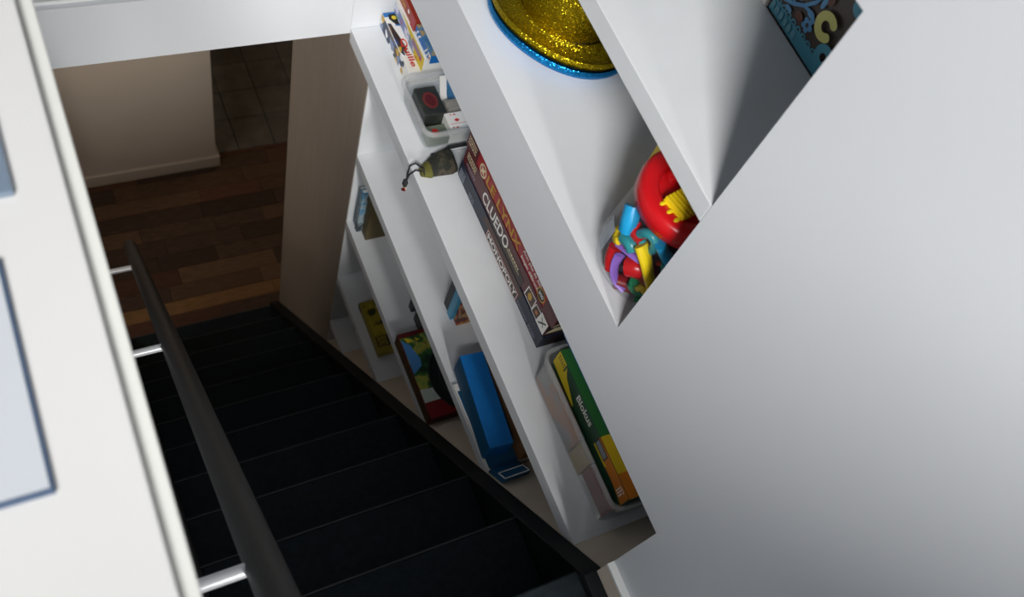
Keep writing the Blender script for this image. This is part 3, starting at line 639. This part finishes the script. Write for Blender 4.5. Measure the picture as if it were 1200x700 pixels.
# ------------------------------------------------------------------ fourth and fifth shelves
B4 = -3.917
YPR = ramp_mat('yellow_cartoon_print', [(.0, '#1d1f18'), (.40, '#3a3a1e'), (.47, '#a09025'), (.62, '#b3a22c'), (.72, '#4a4420')], 26)
g = game_box('yellow_game_box', 'small yellow game box with dark picture, fourth shelf down', 1.040, 1.34, 1.568, 1.850, B4, B4+.05, mat('mustard_card', '#94852a', .5), mat('dark_mustard_card', '#4a4218', .5))
ink('cover_picture', g, ft(1.040, 1.850, B4+.05), [('rect', YPR, .02, .012, .19, .2), ('rect', DKBROWN, .195, .012, .25, .075), ('text', mat('mustard_ink', '#b3a230', .5), 'BRUNO', .199, .016, .046, .05)])
ink('side_print', g, fx(1.040, 1.850, B4), [('rect', DKBROWN, .0, .01, .04, .05)])
t = MB(); t.lathe(1.20, 1.965, [(.085, -4.39), (.098, -4.386), (.10, -4.372), (.1, -4.345), (.092, -4.338), (.02, -4.338)], mat('black_plastic', '#1c2022', .4), seg=40)
tag(t.build('round_tin', loc=(1.20, 1.965, -4.39), smooth=45), 'round dark tin on the lowest visible shelf', 'tin')

# ------------------------------------------------------------------ the upper niches
B5 = -1.707
# two glitter hats, one stacked in the other
def hat(name, label, cx, cy, z, m_, k=1., crown=1.):
    o = thing(name, label, 'hat', (cx, cy, z), 'glitter hats')
    wob = lambda i, a: (.012*math.sin(2*a+.6)*(1 if i < 8 else 0)*(min(1, (8-i)/4)), .004*math.sin(3*a))
    pr = [(.208*k, z+.036), (.214*k, z+.030), (.212*k, z+.022), (.200*k, z+.014), (.178*k, z+.010), (.155*k, z+.014), (.143*k, z+.020), (.138*k, z+.030)]
    kc = k*crown; pr2 = [(.138*kc, z+.030), (.136*kc, z+.06), (.133*kc, z+.10), (.126*kc, z+.14), (.112*kc, z+.175), (.09*kc, z+.20), (.06*kc, z+.217), (.03*kc, z+.224), (.002, z+.226)]
    under = [(.134*k, z+.024), (.155*k, z+.008), (.178*k, z+.004), (.201*k, z+.008), (.214*k, z+.018), (.217*k, z+.030), (.211*k, z+.039)]
    t = MB(); t.lathe(cx, cy, under+pr, m_, seg=72, cap0=False, cap1=False, wob=lambda i, a: (.011*(math.sin(2*a+.6)-.0)*max(0, min(1, (min(i, 15-i) if i > 6 else i)/4)), .003*math.sin(3*a))); t.build('brim', o, smooth=70)
    t = MB(); t.lathe(cx, cy, pr2, m_, seg=72, cap0=False, cap1=True); t.build('crown', o, smooth=70)
    return o
hat('glitter_hat', 'blue glitter hat peeking out under the gold hat', 1.272, 1.492, B5, BGLIT, 1.0, .70)
hat('glitter_hat', 'gold glitter hat stacked on top of the blue hat', 1.281, 1.503, B5+.018, GOLD, 1.0, 1.0)

# plastic jar of dough tools
JX, JY = 1.140, .735
jr = thing('tool_jar', 'clear plastic jar with a red lid, full of coloured dough tools', 'jar', (JX, JY, B5))
t = MB(); t.lathe(JX, JY, [(.098, B5), (.116, B5+.006), (.125, B5+.02), (.130, B5+.05), (.131, B5+.09), (.128, B5+.14), (.122, B5+.19), (.116, B5+.235), (.106, B5+.250), (.100, B5+.275)], JARM, seg=56, cap1=False); t.build('jar_body', jr, smooth=60)
L0 = B5+.252
t = MB(); t.lathe(JX, JY, [(.115, L0), (.123, L0+.004), (.125, L0+.03), (.122, L0+.044), (.115, L0+.051), (.108, L0+.053), (.092, L0+.053), (.084, L0+.049), (.080, L0+.042), (.078, L0+.030), (.002, L0+.028)], PLRED, seg=64); t.build('lid', jr, smooth=60)
t = MB(); t.tube([(JX-.02, JY+.062, L0+.03), (JX-.015, JY+.055, L0+.044), (JX+.0, JY+.045, L0+.05), (JX+.03, JY+.04, L0+.05), (JX+.06, JY+.04, L0+.03)], .016, PLRED, seg=12); t.build('handle', jr, smooth=60)
LAB = ramp_mat('sticker_print', [(.0, '#8f9aaa'), (.5, '#b8c0c8'), (.63, '#d8c028'), (.75, '#3a5a9a')], 9)
mb = MB(); vs = []
for j, zz in enumerate((B5+.06, B5+.15)):
    for i in range(9):
        a = math.radians(146+ i*2.4); r = .1316 if j == 0 else .1281; vs.append((JX+r*math.cos(a), JY+r*math.sin(a), zz))
mb.add(vs, [(i+1, i, 9+i, 10+i) for i in range(8)], LAB); mb.build('sticker', jr)
# ridged yellow piece sitting in the lid
o = thing('ridged_comb', 'yellow ridged plastic piece stuck in the red jar lid', 'toy', (1.10, .735, L0+.012))
t = MB(); ax = Vector((.97, .24, 0)); ay = Vector((-.24, .97, 0)); c0 = Vector((1.104, .716, L0+.050))
def obox(t, c, a0, a1, b0, b1, z0, z1, m_):
    vs = [c+ax*a+ay*b+Z*z for z in (z0, z1) for b in (b0, b1) for a in (a0, a1)]
    t.add(vs, [(0, 2, 3, 1), (4, 5, 7, 6), (0, 1, 5, 4), (2, 6, 7, 3), (0, 4, 6, 2), (1, 3, 7, 5)], m_)
obox(t, c0, -.045, .055, -.030, .030, -.008, .004, PLYEL); t.build('body', o, bevel=.002)
for i in range(9):
    t = MB(); obox(t, c0, -.042+i*.0105, -.0365+i*.0105, -.030, .030, .0042, .012, PLYEL); t.build('ridge', o, bevel=.001)
for i, b in enumerate((-.023, 0, .023)):
    t = MB(); p = c0+ax*(-.045)+ay*b
    t.tube([p, p-ax*.01, p-ax*.016], [.005, .006, .0035], PLYEL, seg=10); t.build('tooth', o, smooth=60)
t = MB(); t.lathe(JX, JY, [(.080, B5+.006), (.086, B5+.02), (.088, B5+.12), (.082, B5+.20), (.070, B5+.24), (.01, B5+.241)], ramp_mat('painted_jar_shade', [(.0, '#150f1c'), (.42, '#241a2e'), (.52, '#3a1518'), (.6, '#152636'), (.7, '#1a1320')], 22), seg=32)  # added core, coloured dark as the shade between the tools
tag(t.build('jar_shade_core', loc=(JX, JY, B5+.006), smooth=60), 'dark core added in the middle of the clear jar, painted as the shade behind the tools', 'toy')
# tools in the jar, each its own
def jp(deg, r, dz): a = math.radians(deg); r *= 1.17; return (JX+r*math.cos(a), JY+r*math.sin(a), B5+dz)
def tool(pts, r, m_, label, flat=None, name='dough_tool', n=10):
    P = [Vector(p) for p in pts]; q = []
    for i in range(len(P)-1):
        p0, p1, p2, p3 = P[max(i-1, 0)], P[i], P[i+1], P[min(i+2, len(P)-1)]
        for k in range(4):
            t_ = k/4; q.append(.5*((2*p1)+(p2-p0)*t_+(2*p0-5*p1+4*p2-p3)*t_*t_+(3*p1-p0-3*p2+p3)*t_**3))
    q.append(P[-1]); mb = MB(); mb.tube(q, r*1.22, m_, seg=n, flat=flat)
    return tag(mb.build(name, loc=tuple(P[0]), smooth=60), label, 'toy', 'dough tools in the jar')
tool([jp(198, .098, .19), jp(212, .100, .165), jp(226, .101, .12), jp(240, .101, .07), jp(249, .098, .035)], .0155, PLYEL, 'long yellow curved strip across the front of the jar', .6)
tool([jp(172, .092, .115), jp(190, .088, .13), jp(208, .085, .135)], .012, PLPUR, 'short straight purple bar at the left in the jar', .5)
tool([jp(183, .094, .10), jp(186, .096, .06), jp(196, .095, .03), jp(212, .092, .02)], .010, PLPUR, 'purple arc low at the left side of the jar', .5)
tool([jp(214, .092, .075), jp(218, .088, .06), jp(214, .09, .05), jp(224, .092, .038), jp(234, .09, .04)], .008, PLGRN, 'small green squiggle low in the jar')
tool([jp(228, .094, .022), jp(238, .096, .02), jp(250, .095, .025), jp(258, .09, .03)], .011, PLGRN, 'green flat blade at the bottom of the jar', .6)
tool([jp(214, .096, .232), jp(226, .093, .205), jp(238, .095, .19), jp(252, .094, .18)], .014, PLBLU, 'bright blue curved tool right below the red lid', .7)
tool([jp(158, .095, .225), jp(168, .098, .20), jp(172, .096, .175)], .017, PLBLU, 'blue knob high at the left in the jar')
tool([jp(188, .09, .20), jp(196, .092, .225), jp(208, .09, .22), jp(211, .088, .19), jp(203, .086, .175), jp(192, .088, .185)], .009, PLTEAL, 'teal ring high in the jar')
tool([jp(215, .078, .11), jp(226, .07, .09), jp(236, .065, .07)], .026, PLDRED, 'dark red block in the middle of the jar')
tool([jp(246, .09, .15), jp(252, .085, .135), jp(246, .08, .12)], .016, PLYEL, 'yellow rounded knob behind the curved strip')
tool([jp(168, .09, .09), jp(174, .092, .06), jp(182, .09, .035)], .014, PLRED, 'red rod at the left edge of the jar')
tool([jp(226, .084, .155), jp(236, .09, .165), jp(242, .09, .155), jp(250, .092, .165)], .005, PLRED, 'thin red wavy rod under the blue tool')
tool([jp(255, .085, .06), jp(262, .088, .09), jp(270, .085, .13)], .016, PLDRED, 'dark red rod at the right side of the jar')
tool([jp(176, .098, .155), jp(186, .098, .165), jp(194, .097, .155)], .013, PLTEAL, 'teal knob at the left side under the blue knob in the jar')
tool([jp(198, .09, .09), jp(206, .085, .10), jp(214, .08, .10)], .02, PLRED, 'red wedge beside the purple arc in the jar')
tool([jp(258, .096, .20), jp(264, .096, .16), jp(268, .096, .12)], .014, PLBLU, 'blue strip at the right edge of the jar')
tool([jp(196, .09, .02), jp(230, .07, .02), jp(260, .08, .02)], .016, PLDRED, 'dark red rod lying on the bottom of the jar')
tool([jp(170, .085, .19), jp(182, .088, .185), jp(194, .088, .19)], .012, PLRED, 'red rod across the left of the jar, above the purple bar')
tool([jp(232, .097, .19), jp(238, .098, .16), jp(244, .098, .13)], .011, PLTEAL, 'teal bar between the yellow strip and the blue tool in the jar')
tool([jp(222, .088, .04), jp(228, .09, .06), jp(234, .09, .05), jp(240, .09, .065)], .008, PLYEL, 'short yellow wavy piece low in the jar, by the green squiggle')
tool([jp(160, .092, .14), jp(166, .094, .12), jp(172, .094, .13)], .012, PLYEL, 'yellow piece at the far left side of the jar')
# yellow package behind the jar
t = MB(); t.box(1.246, 1.34, .885, .975, B5, -1.572, PLYEL)
o = tag(t.build('yellow_box', loc=(1.295, .93, B5), bevel=.004), 'yellow package with a round black mark behind the jar', 'box')
ink('printed_label', o, ft(1.246, .975, -1.572), [('circ', BLACKINK, .045, .035, .026), ('circ', PWHITE, .045, .035, .020), ('arc', BLACKINK, .045, .035, .008, .014, 20, 340), ('line', BLACKINK, [(.035, .035), (.058, .035)], .002)])

# patterned box standing in the top niche
B6 = -1.216
g = thing('patterned_box', 'chocolate brown box with teal lace pattern in the topmost niche', 'box', (1.47, .82, B6))
t = MB(); t.box(1.39, 1.56, .604, 1.030, B6, -.79, CHOC); t.build('body', g, bevel=.003)
it = [('rect', BLACKINK, .0, .0, .43, .006), ('rect', TEAL, .004, .006, .43, .036)]
for i in range(20): it.append(('arc', TEAL, .02+i*.02, .036, .005, .009, 0, 180))
for i in range(6): it.append(('circ', mat('pale_teal_ink', '#6aa3b5', .5), .012+i*.017, .022, .006, .009))
vine = [(.0, .052), (.03, .055), (.055, .066), (.08, .085), (.10, .112), (.11, .15)]
BRK = mat('chestnut_ink', '#6a4030', .5)
it += [('circ', BRK, .045, .088, .014, .010), ('circ', BRK, .085, .06, .012, .009), ('circ', BRK, .075, .115, .012, .014), ('circ', BRK, .125, .145, .012, .014)]
for q_ in ((.028, .072, .005, .012), (.052, .05, .011, .005), (.066, .098, .005, .013), (.108, .085, .012, .005), (.118, .128, .006, .014), (.09, .13, .005, .012)): it.append(('circ', mat('bright_denim_ink', '#5a9ac8', .5), *q_))
it += [('line', mat('denim_ink', '#5595c4', .5), vine, .004), ('line', MATS['denim_ink'], [(.08, .085), (.11, .092), (.125, .08)], .0035), ('line', MATS['denim_ink'], [(.055, .066), (.05, .09), (.06, .12)], .003)]
for a, b in ((.115, .066), (.02, .125), (.06, .14), (.105, .15), (.03, .17)):
    for k in range(5): it.append(('circ', MATS['denim_ink'], a+.010*math.cos(k*1.257), b+.010*math.sin(k*1.257), .0062))
    it.append(('circ', CHOC, a, b, .004))
it += [('arc', OLIVEINK, .155, .103, .012, .031, 50, 320), ('circ', OLIVEINK, .155+.0215*math.cos(math.radians(50)), .103+.0215*math.sin(math.radians(50)), .0095), ('circ', OLIVEINK, .155+.0215*math.cos(math.radians(320)), .103+.0215*math.sin(math.radians(320)), .0095),
       ('arc', TEAL, .193, .058, .009, .027, 0, 360), ('circ', TEAL, .195, .19, .02), ('circ', MATS['denim_ink'], .075, .175, .012)]
ink('printed_pattern', g, fx(1.39, 1.030, B6), it)
t = MB(); t.box(1.384, 1.55, 1.036, 1.30, B6, B6+.20, PAPER)
tag(t.build('white_box', loc=(1.46, 1.16, B6), bevel=.003), 'white box beside the brown patterned box in the topmost niche', 'box')

for o in bpy.data.objects:
    if '_w' in o: del o['_w']
